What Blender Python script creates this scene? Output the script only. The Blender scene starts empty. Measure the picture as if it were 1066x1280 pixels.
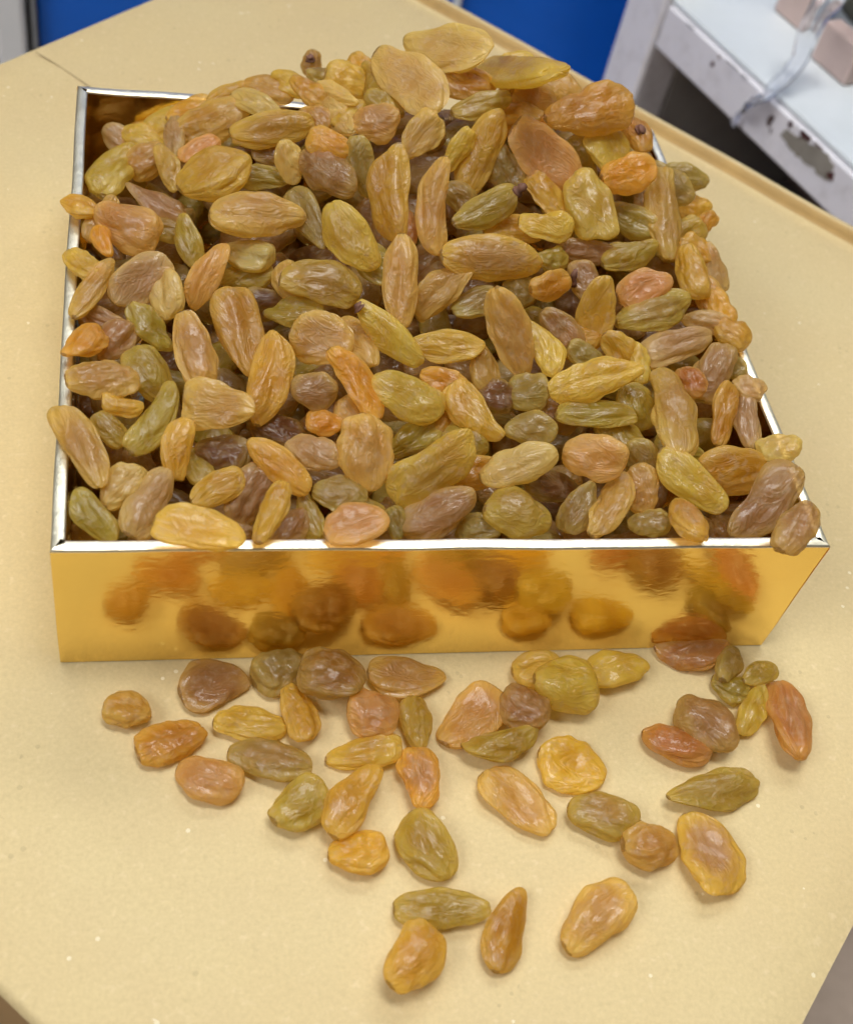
import bpy, bmesh, math, random
import numpy as np
from mathutils import Vector, Matrix, noise

random.seed(7)
RNG = np.random.default_rng(11)
scene = bpy.context.scene
COL = scene.collection

# ------------------------------------------------------------------ camera
CAM_R = np.array([[0.97408678, -0.14001545, 0.17762496],
                  [0.00187854, -0.78030882, -0.62539157],
                  [0.22616681, 0.60951934, -0.75982547]])      # rows: right, down, forward
_u, _, _v = np.linalg.svd(CAM_R); CAM_R = _u @ _v
CAM_C = np.array([0.0192771, -0.16927323, 0.27116283])
FPX, CX, CY = 1540.5, 533.0, 640.0                              # focal length in pixels of a 1066 x 1280 frame

cam = bpy.data.cameras.new('camera')
cam.sensor_fit = 'HORIZONTAL'; cam.sensor_width = 36.0
cam.lens = FPX / 1066.0 * 36.0
cam.clip_start = 0.01; cam.clip_end = 50
cam.dof.use_dof = True; cam.dof.focus_distance = 0.325; cam.dof.aperture_fstop = 20
cam_o = bpy.data.objects.new('camera', cam); COL.objects.link(cam_o)
M = Matrix.Identity(4)
for i in range(3):
    M[i][0] = CAM_R[0, i]; M[i][1] = -CAM_R[1, i]; M[i][2] = -CAM_R[2, i]; M[i][3] = CAM_C[i]
cam_o.matrix_world = M
scene.camera = cam_o

# ------------------------------------------------------------------ light of the shop: dim room + ceiling lamps + an added front-left fill
world = bpy.data.worlds.new('World'); scene.world = world; world.use_nodes = True
world.node_tree.nodes['Background'].inputs[0].default_value = (0.95, 0.97, 1.0, 1)
world.node_tree.nodes['Background'].inputs[1].default_value = 0.065

def area(name, loc, target, sx, sy, power, color):
    l = bpy.data.lights.new(name, 'AREA'); l.shape = 'RECTANGLE'; l.size = sx; l.size_y = sy
    l.energy = power; l.color = color
    o = bpy.data.objects.new(name, l); COL.objects.link(o); o.location = loc
    o.rotation_euler = (Vector(target) - Vector(loc)).to_track_quat('-Z', 'Y').to_euler()
    return o
area('ceiling_lamp_back', (0.50, 1.35, 1.75), (0.1, 0.08, 0), 1.5, 0.6, 27, (0.96, 0.99, 1.0))
area('ceiling_lamp_over', (0.12, 0.14, 2.5), (0.1, 0.10, 0), 1.2, 0.6, 45, (1.0, 0.98, 0.94))
area('ceiling_lamp_far', (0.15, 2.55, 1.70), (0.1, 0.15, 0), 1.6, 0.5, 26, (0.97, 0.99, 1.0))
area('bench_fill_light', (-2.1, -0.75, 2.3), (0.4, 0.5, 0), 1.8, 1.2, 58, (0.97, 0.98, 1.0))  # added fill, placed and aimed to brighten the bench

scene.view_settings.view_transform = 'Standard'; scene.view_settings.look = 'None'
scene.view_settings.exposure = 0.0; scene.view_settings.gamma = 1.0
scene.view_settings.use_curve_mapping = False
scene.cycles.use_denoising = True
scene.cycles.max_bounces = 6; scene.cycles.diffuse_bounces = 3; scene.cycles.glossy_bounces = 4; scene.cycles.transmission_bounces = 4; scene.cycles.transparent_max_bounces = 5
scene.cycles.use_adaptive_sampling = True; scene.cycles.adaptive_threshold = 0.05; scene.cycles.adaptive_min_samples = 20
scene.cycles.sample_clamp_indirect = 6.0

# ------------------------------------------------------------------ helpers
def ray(u, v):
    return CAM_R.T @ np.array([(u - CX) / FPX, (v - CY) / FPX, 1.0])
def on_z(u, v, z):
    d = ray(u, v); return CAM_C + d * (z - CAM_C[2]) / d[2]
def on_plane(u, v, p, n):
    d = ray(u, v); return CAM_C + d * (np.dot(p - CAM_C, n) / np.dot(d, n))
def srgb(r, g, b):
    f = lambda c: (c / 255 / 12.92) if c / 255 <= 0.04045 else ((c / 255 + 0.055) / 1.055) ** 2.4
    return (f(r), f(g), f(b), 1.0)

def obj(name, me, mat=None, parent=None, smooth=False):
    o = bpy.data.objects.new(name, me); COL.objects.link(o)
    if mat is not None and not me.materials: me.materials.append(mat)
    if parent is not None: o.parent = parent
    if smooth: me.polygons.foreach_set('use_smooth', [True] * len(me.polygons))
    return o
def tag(o, label=None, cat=None, group=None, kind=None):
    if label: o['label'] = label
    if cat: o['category'] = cat
    if group: o['group'] = group
    if kind: o['kind'] = kind
    return o
def empty(name, loc=(0, 0, 0)):
    o = bpy.data.objects.new(name, None); COL.objects.link(o); o.location = loc
    o.empty_display_size = 0.02; return o
def from_bm(bm, name):
    me = bpy.data.meshes.new(name); bm.normal_update(); bm.to_mesh(me); bm.free(); return me
def box_mesh(name, lo, hi, bevel=0.0, seg=2, ax=None, origin=(0, 0, 0)):
    """box lo..hi in the frame ax (3 axes) at origin"""
    bm = bmesh.new(); bmesh.ops.create_cube(bm, size=1.0)
    lo = Vector(lo); hi = Vector(hi)
    for v in bm.verts:
        v.co = Vector([lo[i] + (v.co[i] + 0.5) * (hi[i] - lo[i]) for i in range(3)])
    if bevel: bmesh.ops.bevel(bm, geom=bm.edges[:], offset=bevel, segments=seg, affect='EDGES', profile=0.5)
    if ax is not None:
        for v in bm.verts:
            c = v.co.copy(); v.co = Vector(origin) + ax[0] * c.x + ax[1] * c.y + ax[2] * c.z
    bmesh.ops.recalc_face_normals(bm, faces=bm.faces[:])
    return from_bm(bm, name)

class NT:
    def __init__(s, name):
        s.m = bpy.data.materials.new(name); s.m.use_nodes = True; s.t = s.m.node_tree
        s.b = s.t.nodes['Principled BSDF']
    def n(s, typ, **kw):
        nd = s.t.nodes.new(typ)
        for k, v in kw.items():
            if k in nd.inputs.keys(): nd.inputs[k].default_value = v
            else: setattr(nd, k, v)
        return nd
    def l(s, a, b): s.t.links.new(a, b)
    def coord(s, out='Object'):
        return s.n('ShaderNodeTexCoord').outputs[out]
    def noise(s, vec, scale, detail=3, rough=0.55, dist=0.0):
        nd = s.n('ShaderNodeTexNoise', Scale=scale, Detail=detail, Roughness=rough, Distortion=dist); s.l(vec, nd.inputs['Vector']); return nd.outputs['Fac']
    def ramp(s, fac, stops):
        nd = s.n('ShaderNodeValToRGB'); s.l(fac, nd.inputs['Fac'])
        e = nd.color_ramp.elements
        while len(e) < len(stops): e.new(0.5)
        for el, (p, c) in zip(e, stops): el.position = p; el.color = c if len(c) == 4 else (*c, 1)
        return nd.outputs['Color']
    def mix(s, fac, a, b, mode='MIX'):
        nd = s.n('ShaderNodeMix', data_type='RGBA', blend_type=mode)
        for sock, val in ((nd.inputs[0], fac), (nd.inputs[6], a), (nd.inputs[7], b)):
            if hasattr(val, 'is_linked'): s.l(val, sock)
            else: sock.default_value = val
        return nd.outputs[2]
    def math(s, op, a, b=None, clamp=False):
        nd = s.n('ShaderNodeMath', operation=op, use_clamp=clamp)
        for i, val in enumerate((a, b)):
            if val is None: continue
            if hasattr(val, 'is_linked'): s.l(val, nd.inputs[i])
            else: nd.inputs[i].default_value = val
        return nd.outputs[0]
    def bump(s, h, strength, dist):
        nd = s.n('ShaderNodeBump', Strength=strength, Distance=dist); s.l(h, nd.inputs['Height']); s.l(nd.outputs[0], s.b.inputs['Normal']); return nd
    def set(s, **kw):
        for k, v in kw.items(): s.b.inputs[k.replace('_', ' ')].default_value = v

BW = (0, 0, 0, 1), (1, 1, 1, 1)

# ------------------------------------------------------------------ materials
def mat_card():
    t = NT('kraft_card'); c = t.coord()
    big = t.noise(c, 9, 3); mid = t.noise(c, 60, 4); fine = t.noise(c, 900, 3, 0.7)
    base = t.ramp(big, [(0.3, (0.60, 0.458, 0.228)), (0.7, (0.615, 0.497, 0.263))])
    base = t.mix(t.math('MULTIPLY', t.ramp(mid, [(0.35, BW[0]), (0.7, BW[1])]), 0.28), base, (0.56, 0.43, 0.235, 1))
    base = t.mix(t.math('MULTIPLY', t.ramp(fine, [(0.35, BW[0]), (0.75, BW[1])]), 0.5), base, (0.46, 0.355, 0.185, 1))
    fleck = t.noise(c, 330, 2, 0.6)
    base = t.mix(t.math('MULTIPLY', t.ramp(fleck, [(0.60, BW[0]), (0.76, BW[1])]), 0.35), base, (0.74, 0.60, 0.36, 1))
    base = t.mix(t.math('MULTIPLY', t.ramp(fleck, [(0.24, BW[1]), (0.40, BW[0])]), 0.30), base, (0.43, 0.33, 0.17, 1))
    # fibres: pale and dark specks
    v = t.n('ShaderNodeTexVoronoi', Scale=230.0); t.l(c, v.inputs['Vector'])
    gate = t.noise(c, 55, 1)
    pale = t.math('MULTIPLY', t.math('LESS_THAN', v.outputs['Distance'], 0.13), t.math('GREATER_THAN', gate, 0.63))
    base = t.mix(t.math('MULTIPLY', pale, 0.5), base, (0.86, 0.80, 0.60, 1))
    v2 = t.n('ShaderNodeTexVoronoi', Scale=260.0); t.l(c, v2.inputs['Vector'])
    gate2 = t.noise(c, 47.3, 1)
    dark = t.math('MULTIPLY', t.math('LESS_THAN', v2.outputs['Distance'], 0.17), t.math('LESS_THAN', gate2, 0.37))
    base = t.mix(t.math('MULTIPLY', dark, 0.22), base, (0.22, 0.16, 0.09, 1))
    t.l(base, t.b.inputs['Base Color']); t.set(Roughness=0.62); t.b.inputs['Specular IOR Level'].default_value = 0.3
    h = t.math('ADD', fine, t.math('MULTIPLY', mid, 1.5)); t.bump(h, 0.10, 0.001)
    return t.m
def mat_gold(name, col, rough, crumple, scale=1.0):
    t = NT(name); c = t.coord()
    mp = t.n('ShaderNodeMapping'); mp.inputs['Scale'].default_value = (1.0, 1.0, 1.8); t.l(c, mp.inputs['Vector'])
    big = t.noise(c, 26 * scale, 2); mid = t.noise(mp.outputs[0], 250 * scale, 2, 0.5, 0.6); fine = t.noise(c, 1500, 2)
    t.set(Metallic=1.0)
    t.l(t.mix(t.math('MULTIPLY', t.ramp(big, [(0.4, BW[0]), (0.65, BW[1])]), 0.3), col, (col[0] * .93, col[1] * .86, col[2] * .75, 1)), t.b.inputs['Base Color'])
    r = t.math('ADD', t.math('MULTIPLY', mid, 0.10), rough); t.l(r, t.b.inputs['Roughness'])
    h = t.math('ADD', t.math('ADD', t.math('MULTIPLY', big, 2.0), t.math('MULTIPLY', mid, 0.42)), t.math('MULTIPLY', fine, 0.05))
    t.bump(h, crumple, 0.0008)
    return t.m
def mat_raisin(island=False):
    t = NT('raisin_skin_shaded' if island else 'raisin_skin'); c = t.coord()
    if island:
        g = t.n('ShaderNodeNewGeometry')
        col = t.ramp(g.outputs['Random Per Island'], [(0.0, PAL['olive']), (0.2, PAL['greyol']), (0.4, PAL['mauve']), (0.6, PAL['brown']), (0.8, PAL['brown']), (1.0, PAL['dark'])])  # shade of the gaps is put into the fill as darker skins
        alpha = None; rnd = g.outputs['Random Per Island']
    else:
        oi = t.n('ShaderNodeObjectInfo'); col = oi.outputs['Color']; alpha = oi.outputs['Alpha']; rnd = oi.outputs['Random']
    off = t.n('ShaderNodeVectorMath', operation='ADD'); t.l(c, off.inputs[0])
    cmb = t.n('ShaderNodeCombineXYZ'); t.l(t.math('MULTIPLY', rnd, 7.3), cmb.inputs[0]); t.l(t.math('MULTIPLY', rnd, 3.1), cmb.inputs[2]); t.l(cmb.outputs[0], off.inputs[1])
    vec = off.outputs[0]
    n1 = t.noise(vec, 130, 1); n2 = t.noise(vec, 420, 2, 0.6)
    dk = t.mix(1.0, col, (0.66, 0.46, 0.30, 1), 'MULTIPLY')
    lt = t.mix(0.30, col, (0.80, 0.62, 0.26, 1))
    b = t.mix(t.math('MULTIPLY', t.ramp(n1, [(0.42, BW[0]), (0.66, BW[1])]), 0.55), col, dk)
    b = t.mix(t.math('MULTIPLY', t.ramp(n1, [(0.30, BW[1]), (0.46, BW[0])]), 0.7), b, lt)
    b = t.mix(t.math('MULTIPLY', t.ramp(n2, [(0.48, BW[0]), (0.70, BW[1])]), 0.32), b, dk)
    if alpha is not None:       # the flesh round the seed mark is mauve in some
        sep = t.n('ShaderNodeSeparateXYZ'); t.l(t.coord('Generated'), sep.inputs[0])
        dx = t.math('SUBTRACT', sep.outputs[0], 0.5); dy = t.math('SUBTRACT', sep.outputs[1], 0.5)
        r2 = t.math('ADD', t.math('MULTIPLY', dx, dx), t.math('MULTIPLY', dy, dy))
        r2 = t.math('ADD', r2, t.math('MULTIPLY', t.math('SUBTRACT', n2, 0.5), 0.22))
        rimw = t.ramp(r2, [(0.10, BW[0]), (0.24, BW[1])])      # thin clear flesh at the margin
        mid_ = t.ramp(r2, [(0.05, BW[1]), (0.20, BW[0])])
        b = t.mix(t.math('MULTIPLY', mid_, 0.24), b, dk)
        b = t.mix(t.math('MULTIPLY', rimw, 0.75), b, t.mix(0.5, col, (0.92, 0.70, 0.20, 1)))
        core = t.ramp(r2, [(0.02, BW[1]), (0.17, BW[0])])
        b = t.mix(t.math('MULTIPLY', core, t.math('SUBTRACT', 1.0, alpha)), b, (0.50, 0.28, 0.125, 1))
        end = t.math('LESS_THAN', t.math('ADD', sep.outputs[0], t.math('MULTIPLY', n2, 0.05)), 0.045)
        b = t.mix(t.math('MULTIPLY', end, 0.75), b, (0.12, 0.05, 0.025, 1))
    bloom = t.ramp(n2, [(0.30, BW[1]), (0.47, BW[0])])        # dusty sugar bloom
    b = t.mix(t.math('MULTIPLY', bloom, 0.34), b, (0.80, 0.66, 0.46, 1))
    # paler veins where the skin is drawn into folds
    mpv = t.n('ShaderNodeMapping'); mpv.inputs['Scale'].default_value = (0.46, 1, 1); t.l(vec, mpv.inputs['Vector'])
    vn = t.noise(mpv.outputs[0], 235, 2, 0.60, 1.5)
    vein = t.ramp(t.math('ABSOLUTE', t.math('SUBTRACT', vn, 0.5)), [(0.0, BW[1]), (0.045, BW[0])])
    b = t.mix(t.math('MULTIPLY', vein, 0.20), b, t.mix(0.55, col, (0.92, 0.78, 0.42, 1)))
    t.l(b, t.b.inputs['Base Color'])
    rr = t.n('ShaderNodeMapRange'); rr.inputs[3].default_value = 0.24; rr.inputs[4].default_value = 0.50; t.l(n2, rr.inputs[0]); t.l(rr.outputs[0], t.b.inputs['Roughness'])
    t.b.inputs['Coat Weight'].default_value = 0.7; t.b.inputs['Coat Roughness'].default_value = 0.08; t.b.inputs['Coat IOR'].default_value = 1.4
    t.b.inputs['Specular IOR Level'].default_value = 0.80
    t.b.inputs['IOR'].default_value = 1.42
    # skin wrinkles run along the raisin
    rid = t.ramp(t.math('ABSOLUTE', t.math('SUBTRACT', vn, 0.5)), [(0.0, BW[1]), (0.11, BW[0])])
    h = t.math('ADD', t.math('MULTIPLY', rid, 0.9), t.math('MULTIPLY', n2, 1.0))
    bn = t.bump(h, 0.28, 0.0011)
    # light soaks right through the flesh
    tr = t.n('ShaderNodeBsdfTranslucent'); t.l(t.mix(0.5, b, (1.0, 0.72, 0.09, 1)), tr.inputs['Color']); t.l(bn.outputs[0], tr.inputs['Normal'])
    mx = t.n('ShaderNodeMixShader', Fac=0.50); out = t.t.nodes['Material Output']
    t.l(t.b.outputs[0], mx.inputs[1]); t.l(tr.outputs[0], mx.inputs[2])
    tp = t.n('ShaderNodeBsdfTransparent'); t.l(t.mix(0.62, (1, 1, 1, 1), t.mix(0.4, b, (1.0, 0.76, 0.20, 1))), tp.inputs['Color'])
    mx2 = t.n('ShaderNodeMixShader', Fac=0.29); t.l(mx.outputs[0], mx2.inputs[1]); t.l(tp.outputs[0], mx2.inputs[2]); t.l(mx2.outputs[0], out.inputs['Surface'])
    return t.m
def mat_plain(name, col, rough=0.5, var=0.12, scale=20, spec=0.4, bump=0.0):
    t = NT(name); c = t.coord(); n = t.noise(c, scale, 4, 0.6)
    d = tuple(x * (1 - var * 2) for x in col[:3]) + (1,)
    t.l(t.mix(t.ramp(n, [(0.35, BW[0]), (0.7, BW[1])]), col, d), t.b.inputs['Base Color'])
    t.set(Roughness=rough); t.b.inputs['Specular IOR Level'].default_value = spec
    if bump: t.bump(n, bump, 0.002)
    return t.m
def mat_peeling():
    t = NT('peeling_white_paint'); c = t.coord()
    n = t.noise(c, 16, 5, 0.62); n2 = t.noise(c, 70, 4, 0.7); n3 = t.noise(c, 9, 2)
    paint = t.mix(t.ramp(n3, [(0.35, BW[0]), (0.7, BW[1])]), (0.88, 0.86, 0.90, 1), (0.78, 0.76, 0.79, 1))
    paint = t.mix(t.math('MULTIPLY', t.ramp(n2, [(0.5, BW[0]), (0.75, BW[1])]), 0.35), paint, (0.42, 0.38, 0.37, 1))
    worn = t.math('ADD', t.math('MULTIPLY', n, 0.6), t.math('MULTIPLY', n2, 0.4))
    mask = t.ramp(worn, [(0.625, BW[0]), (0.640, BW[1])])
    t.l(t.mix(mask, paint, (0.10, 0.055, 0.045, 1)), t.b.inputs['Base Color'])
    t.set(Roughness=0.5); t.bump(t.math('SUBTRACT', 1.0, mask), 0.4, 0.001)
    return t.m

# colours of raisin skin (linear base colour); the darker ones also carry heap shade
PAL = {
 'gold':   (0.82, 0.53, 0.06, 1), 'yellow': (0.84, 0.65, 0.09, 1), 'pale': (0.90, 0.73, 0.25, 1),
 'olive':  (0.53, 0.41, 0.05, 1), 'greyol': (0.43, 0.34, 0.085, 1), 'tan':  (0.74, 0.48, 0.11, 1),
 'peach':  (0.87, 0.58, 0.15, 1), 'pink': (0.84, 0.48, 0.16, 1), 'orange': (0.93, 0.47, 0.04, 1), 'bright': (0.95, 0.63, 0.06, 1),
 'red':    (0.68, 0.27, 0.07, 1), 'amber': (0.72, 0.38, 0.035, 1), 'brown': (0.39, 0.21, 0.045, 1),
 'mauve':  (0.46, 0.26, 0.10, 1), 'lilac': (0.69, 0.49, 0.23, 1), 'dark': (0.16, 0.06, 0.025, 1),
}
CARD = mat_card()
GOLD = mat_gold('gold_foil', (0.94, 0.69, 0.22, 1), 0.09, 0.21)
RIM = mat_gold('lit_foil_edge', (0.97, 0.90, 0.70, 1), 0.36, 0.30, 2.0)  # lamp glare on the rim is put into a paler foil colour
RIM_DULL = mat_gold('dimly_lit_foil_edge', (0.64, 0.61, 0.49, 1), 0.42, 0.45, 3.0)  # left rim's weaker lamp reflection is put into a greyer colour
RAISIN = mat_raisin(); RAISIN_SHADED = mat_raisin(True)
STALK = mat_plain('dry_stalk', (0.22, 0.10, 0.06, 1), 0.7, 0.25, 300)

# ------------------------------------------------------------------ the setting: floor
bm = bmesh.new()
for x, y in ((-3, -3), (3, -3), (3, 3), (-3, 3)): bm.verts.new((x, y, -0.30))
bm.faces.new(bm.verts[:])
tag(obj('floor', from_bm(bm, 'floor'), mat_plain('floor_taupe', (0.42, 0.33, 0.26, 1), 0.6, 0.10, 30)), kind='structure')

# ------------------------------------------------------------------ carton the box stands on (its top is z = 0)
S2 = math.sqrt(0.5); U = Vector((S2, S2, 0)); V = Vector((S2, -S2, 0)); Zv = Vector((0, 0, 1))
U0, U1, V0, V1 = -0.0622, 0.3424, -0.2092, 0.1896
carton = tag(empty('cardboard_carton', (0.1, 0.1, -0.30)), 'large kraft cardboard carton under the gold box and loose raisins', 'carton')
def cp(o): o.parent = carton; o.matrix_parent_inverse = Matrix.Translation((-0.1, -0.1, 0.30)); return o
# top panel: flat sheet, a scored groove and a raised folded lip along the far right edge
prof = [(U0, -0.0025), (U0 + 0.0006, -0.0008), (U0 + 0.002, 0.0), (0.05, 0.0), (0.15, 0.0), (0.25, 0.0), (0.318, 0.0), (0.3265, -0.0002), (0.3305, -0.0011), (0.3350, -0.0016),
        (0.3366, -0.0012), (0.3374, 0.0006), (0.3380, 0.0022), (0.3390, 0.0030), (0.3415, 0.0030), (0.3424, 0.0020), (0.3424, -0.0025)]
bm = bmesh.new(); rows = []; NV = 60
for j in range(NV + 1):
    v = V0 + (V1 - V0) * j / NV; row = []
    for (u, z) in prof:
        wob = 0.0006 * noise.noise(Vector((v * 22, u * 5, 3))) if u > 0.32 else 0
        e = 0.0004 * noise.noise(Vector((v * 60, 1, 7)))
        edge = min(j, NV - j)
        zz = z + wob * 1.2 - (0.002 if edge == 0 else (0.0 if edge > 1 else 0.0004))
        row.append(bm.verts.new(U * (u + (e if u in (U0, 0.3424) else 0)) + V * v + Zv * zz))
    rows.append(row)
for a, b in zip(rows, rows[1:]):
    for k in range(len(prof) - 1): bm.faces.new((a[k], a[k + 1], b[k + 1], b[k]))
bmesh.ops.recalc_face_normals(bm, faces=bm.faces[:])
me = from_bm(bm, 'top_panel')
o = cp(obj('top_panel', me, CARD, smooth=True))
me.materials.append(mat_plain('shaded_kraft_fold', (0.50, 0.325, 0.12, 1), 0.7, .10, 50))  # shade on the lip's inward face is put into this browner colour
for p in me.polygons:
    if p.index % (len(prof) - 1) in (10, 11, 12): p.material_index = 1
cp(obj('body', box_mesh('carton_body', (U0 + 0.001, V0 + 0.001, -0.299), (U1 - 0.001, V1 - 0.001, -0.0028), 0.002, 2, (U, V, Zv)), mat_plain('shaded_kraft', (0.36, 0.22, 0.085, 1), 0.7, .08, 30)))  # shade on the carton sides is put into a darker brown
# flap seam as a thin darker strip, seen at the far left
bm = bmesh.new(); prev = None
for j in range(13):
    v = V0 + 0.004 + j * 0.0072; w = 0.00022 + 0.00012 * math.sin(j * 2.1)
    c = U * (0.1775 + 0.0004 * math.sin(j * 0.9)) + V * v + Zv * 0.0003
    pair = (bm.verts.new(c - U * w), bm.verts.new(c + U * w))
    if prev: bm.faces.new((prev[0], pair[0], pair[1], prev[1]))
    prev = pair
cp(obj('flap_seam', from_bm(bm, 'flap_seam'), mat_plain('dark_seam', (0.33, 0.24, 0.12, 1), 0.9)))

# ------------------------------------------------------------------ gold box
BWID, BDEP, BH, TH = 0.190, 0.1794, 0.0464, 0.0031
gold = tag(empty('gold_box', (0.095, 0.09, 0)), 'open square gold foil box heaped with golden raisins', 'box')
def gp(o): o.parent = gold; o.matrix_parent_inverse = Matrix.Translation((-0.095, -0.09, 0)); return o
def wall(name, p0, p1, inward, seed):
    """thick board wall from p0 to p1 (floor plan) with a rounded foil edge on top, slightly wavy"""
    p0, p1, inward = Vector((*p0, 0)), Vector((*p1, 0)), Vector((*inward, 0)); L = (p1 - p0).length; d = (p1 - p0) / L
    N = 48
    def loft(profile, nm, mat):
        bm = bmesh.new(); rows = []
        for i in range(N + 1):
            s = i / N; row = []
            for (t, z, wv) in profile:
                ww = 0.00045 * noise.noise(Vector((s * 7, seed * 3.3, z * 30))) * wv
                zz = 0.0004 * noise.noise(Vector((s * 9, seed * 5.1, 2))) * wv
                s_in = (TH if t > TH * 0.5 else t)      # mitred corners
                row.append(bm.verts.new(p0 + d * (s_in + (L - 2 * s_in) * s) + inward * (t + ww) + Zv * (z + zz)))
            rows.append(row)
        for a, b in zip(rows, rows[1:]):
            for k in range(len(profile) - 1): bm.faces.new((a[k], b[k], b[k + 1], a[k + 1]))
        bmesh.ops.recalc_face_normals(bm, faces=bm.faces[:])
        return gp(obj(nm, from_bm(bm, nm), mat, smooth=True))
    loft([(0.0001, 0.0003, 0), (0, 0.012, .6), (0, 0.024, 1), (0, 0.036, 1), (0.0, BH - 0.0007, 1)], name, GOLD)
    loft([(TH, BH - 0.0007, 1), (TH, 0.03, 1), (TH, 0.015, .6), (TH, 0.002, 0)], 'inner_face', GOLD)
    r = 0.0006
    pr = [(0.0, BH - 0.0007, 1)]
    for k in range(5):
        a = math.pi / 2 * k / 4; pr.append((r - r * math.cos(a), BH - r + r * math.sin(a), 1))
    for f in (0.35, 0.65): pr.append((TH * f, BH + 0.00012, 1))
    for k in range(5):
        a = math.pi / 2 * k / 4; pr.append((TH - r + r * math.sin(a), BH - r + r * math.cos(a), 1))
    pr.append((TH, BH - 0.0007, 1))
    pr[1] = (0.0, BH - r * 0.98, 1)
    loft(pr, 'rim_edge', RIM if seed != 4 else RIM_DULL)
wall('front_wall', (0, 0), (BWID, 0), (0, 1), 1)
wall('right_wall', (BWID, 0), (BWID, BDEP), (-1, 0), 2)
wall('back_wall', (BWID, BDEP), (0, BDEP), (0, -1), 3)
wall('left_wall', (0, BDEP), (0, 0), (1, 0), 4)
gp(obj('base', box_mesh('base', (TH * .6, TH * .6, 0.0006), (BWID - TH * .6, BDEP - TH * .6, 0.0028)), GOLD))

# ------------------------------------------------------------------ raisin shapes
NT_, NP_ = 42, 56
_t = np.linspace(0, np.pi, NT_ + 1)[1:-1]; _p = np.linspace(0, 2 * np.pi, NP_, endpoint=False)
TT, PP = np.meshgrid(_t, _p, indexing='ij')
def _faces(nt, npn):
    f = []; nr = nt - 1
    for i in range(nr - 1):
        for j in range(npn):
            a = i * npn + j; b = i * npn + (j + 1) % npn
            f.append((a, b, b + npn, a + npn))
    pa = nr * npn; pb = pa + 1
    for j in range(npn):
        f.append((pa, (j + 1) % npn, j)); k = (nr - 1) * npn
        f.append((pb, k + j, k + (j + 1) % npn))
    return f
FACES = _faces(NT_, NP_)
_t2 = np.linspace(0, np.pi, 15)[1:-1]; _p2 = np.linspace(0, 2 * np.pi, 18, endpoint=False)
TT2, PP2 = np.meshgrid(_t2, _p2, indexing='ij'); FACES2 = _faces(14, 18)

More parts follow.
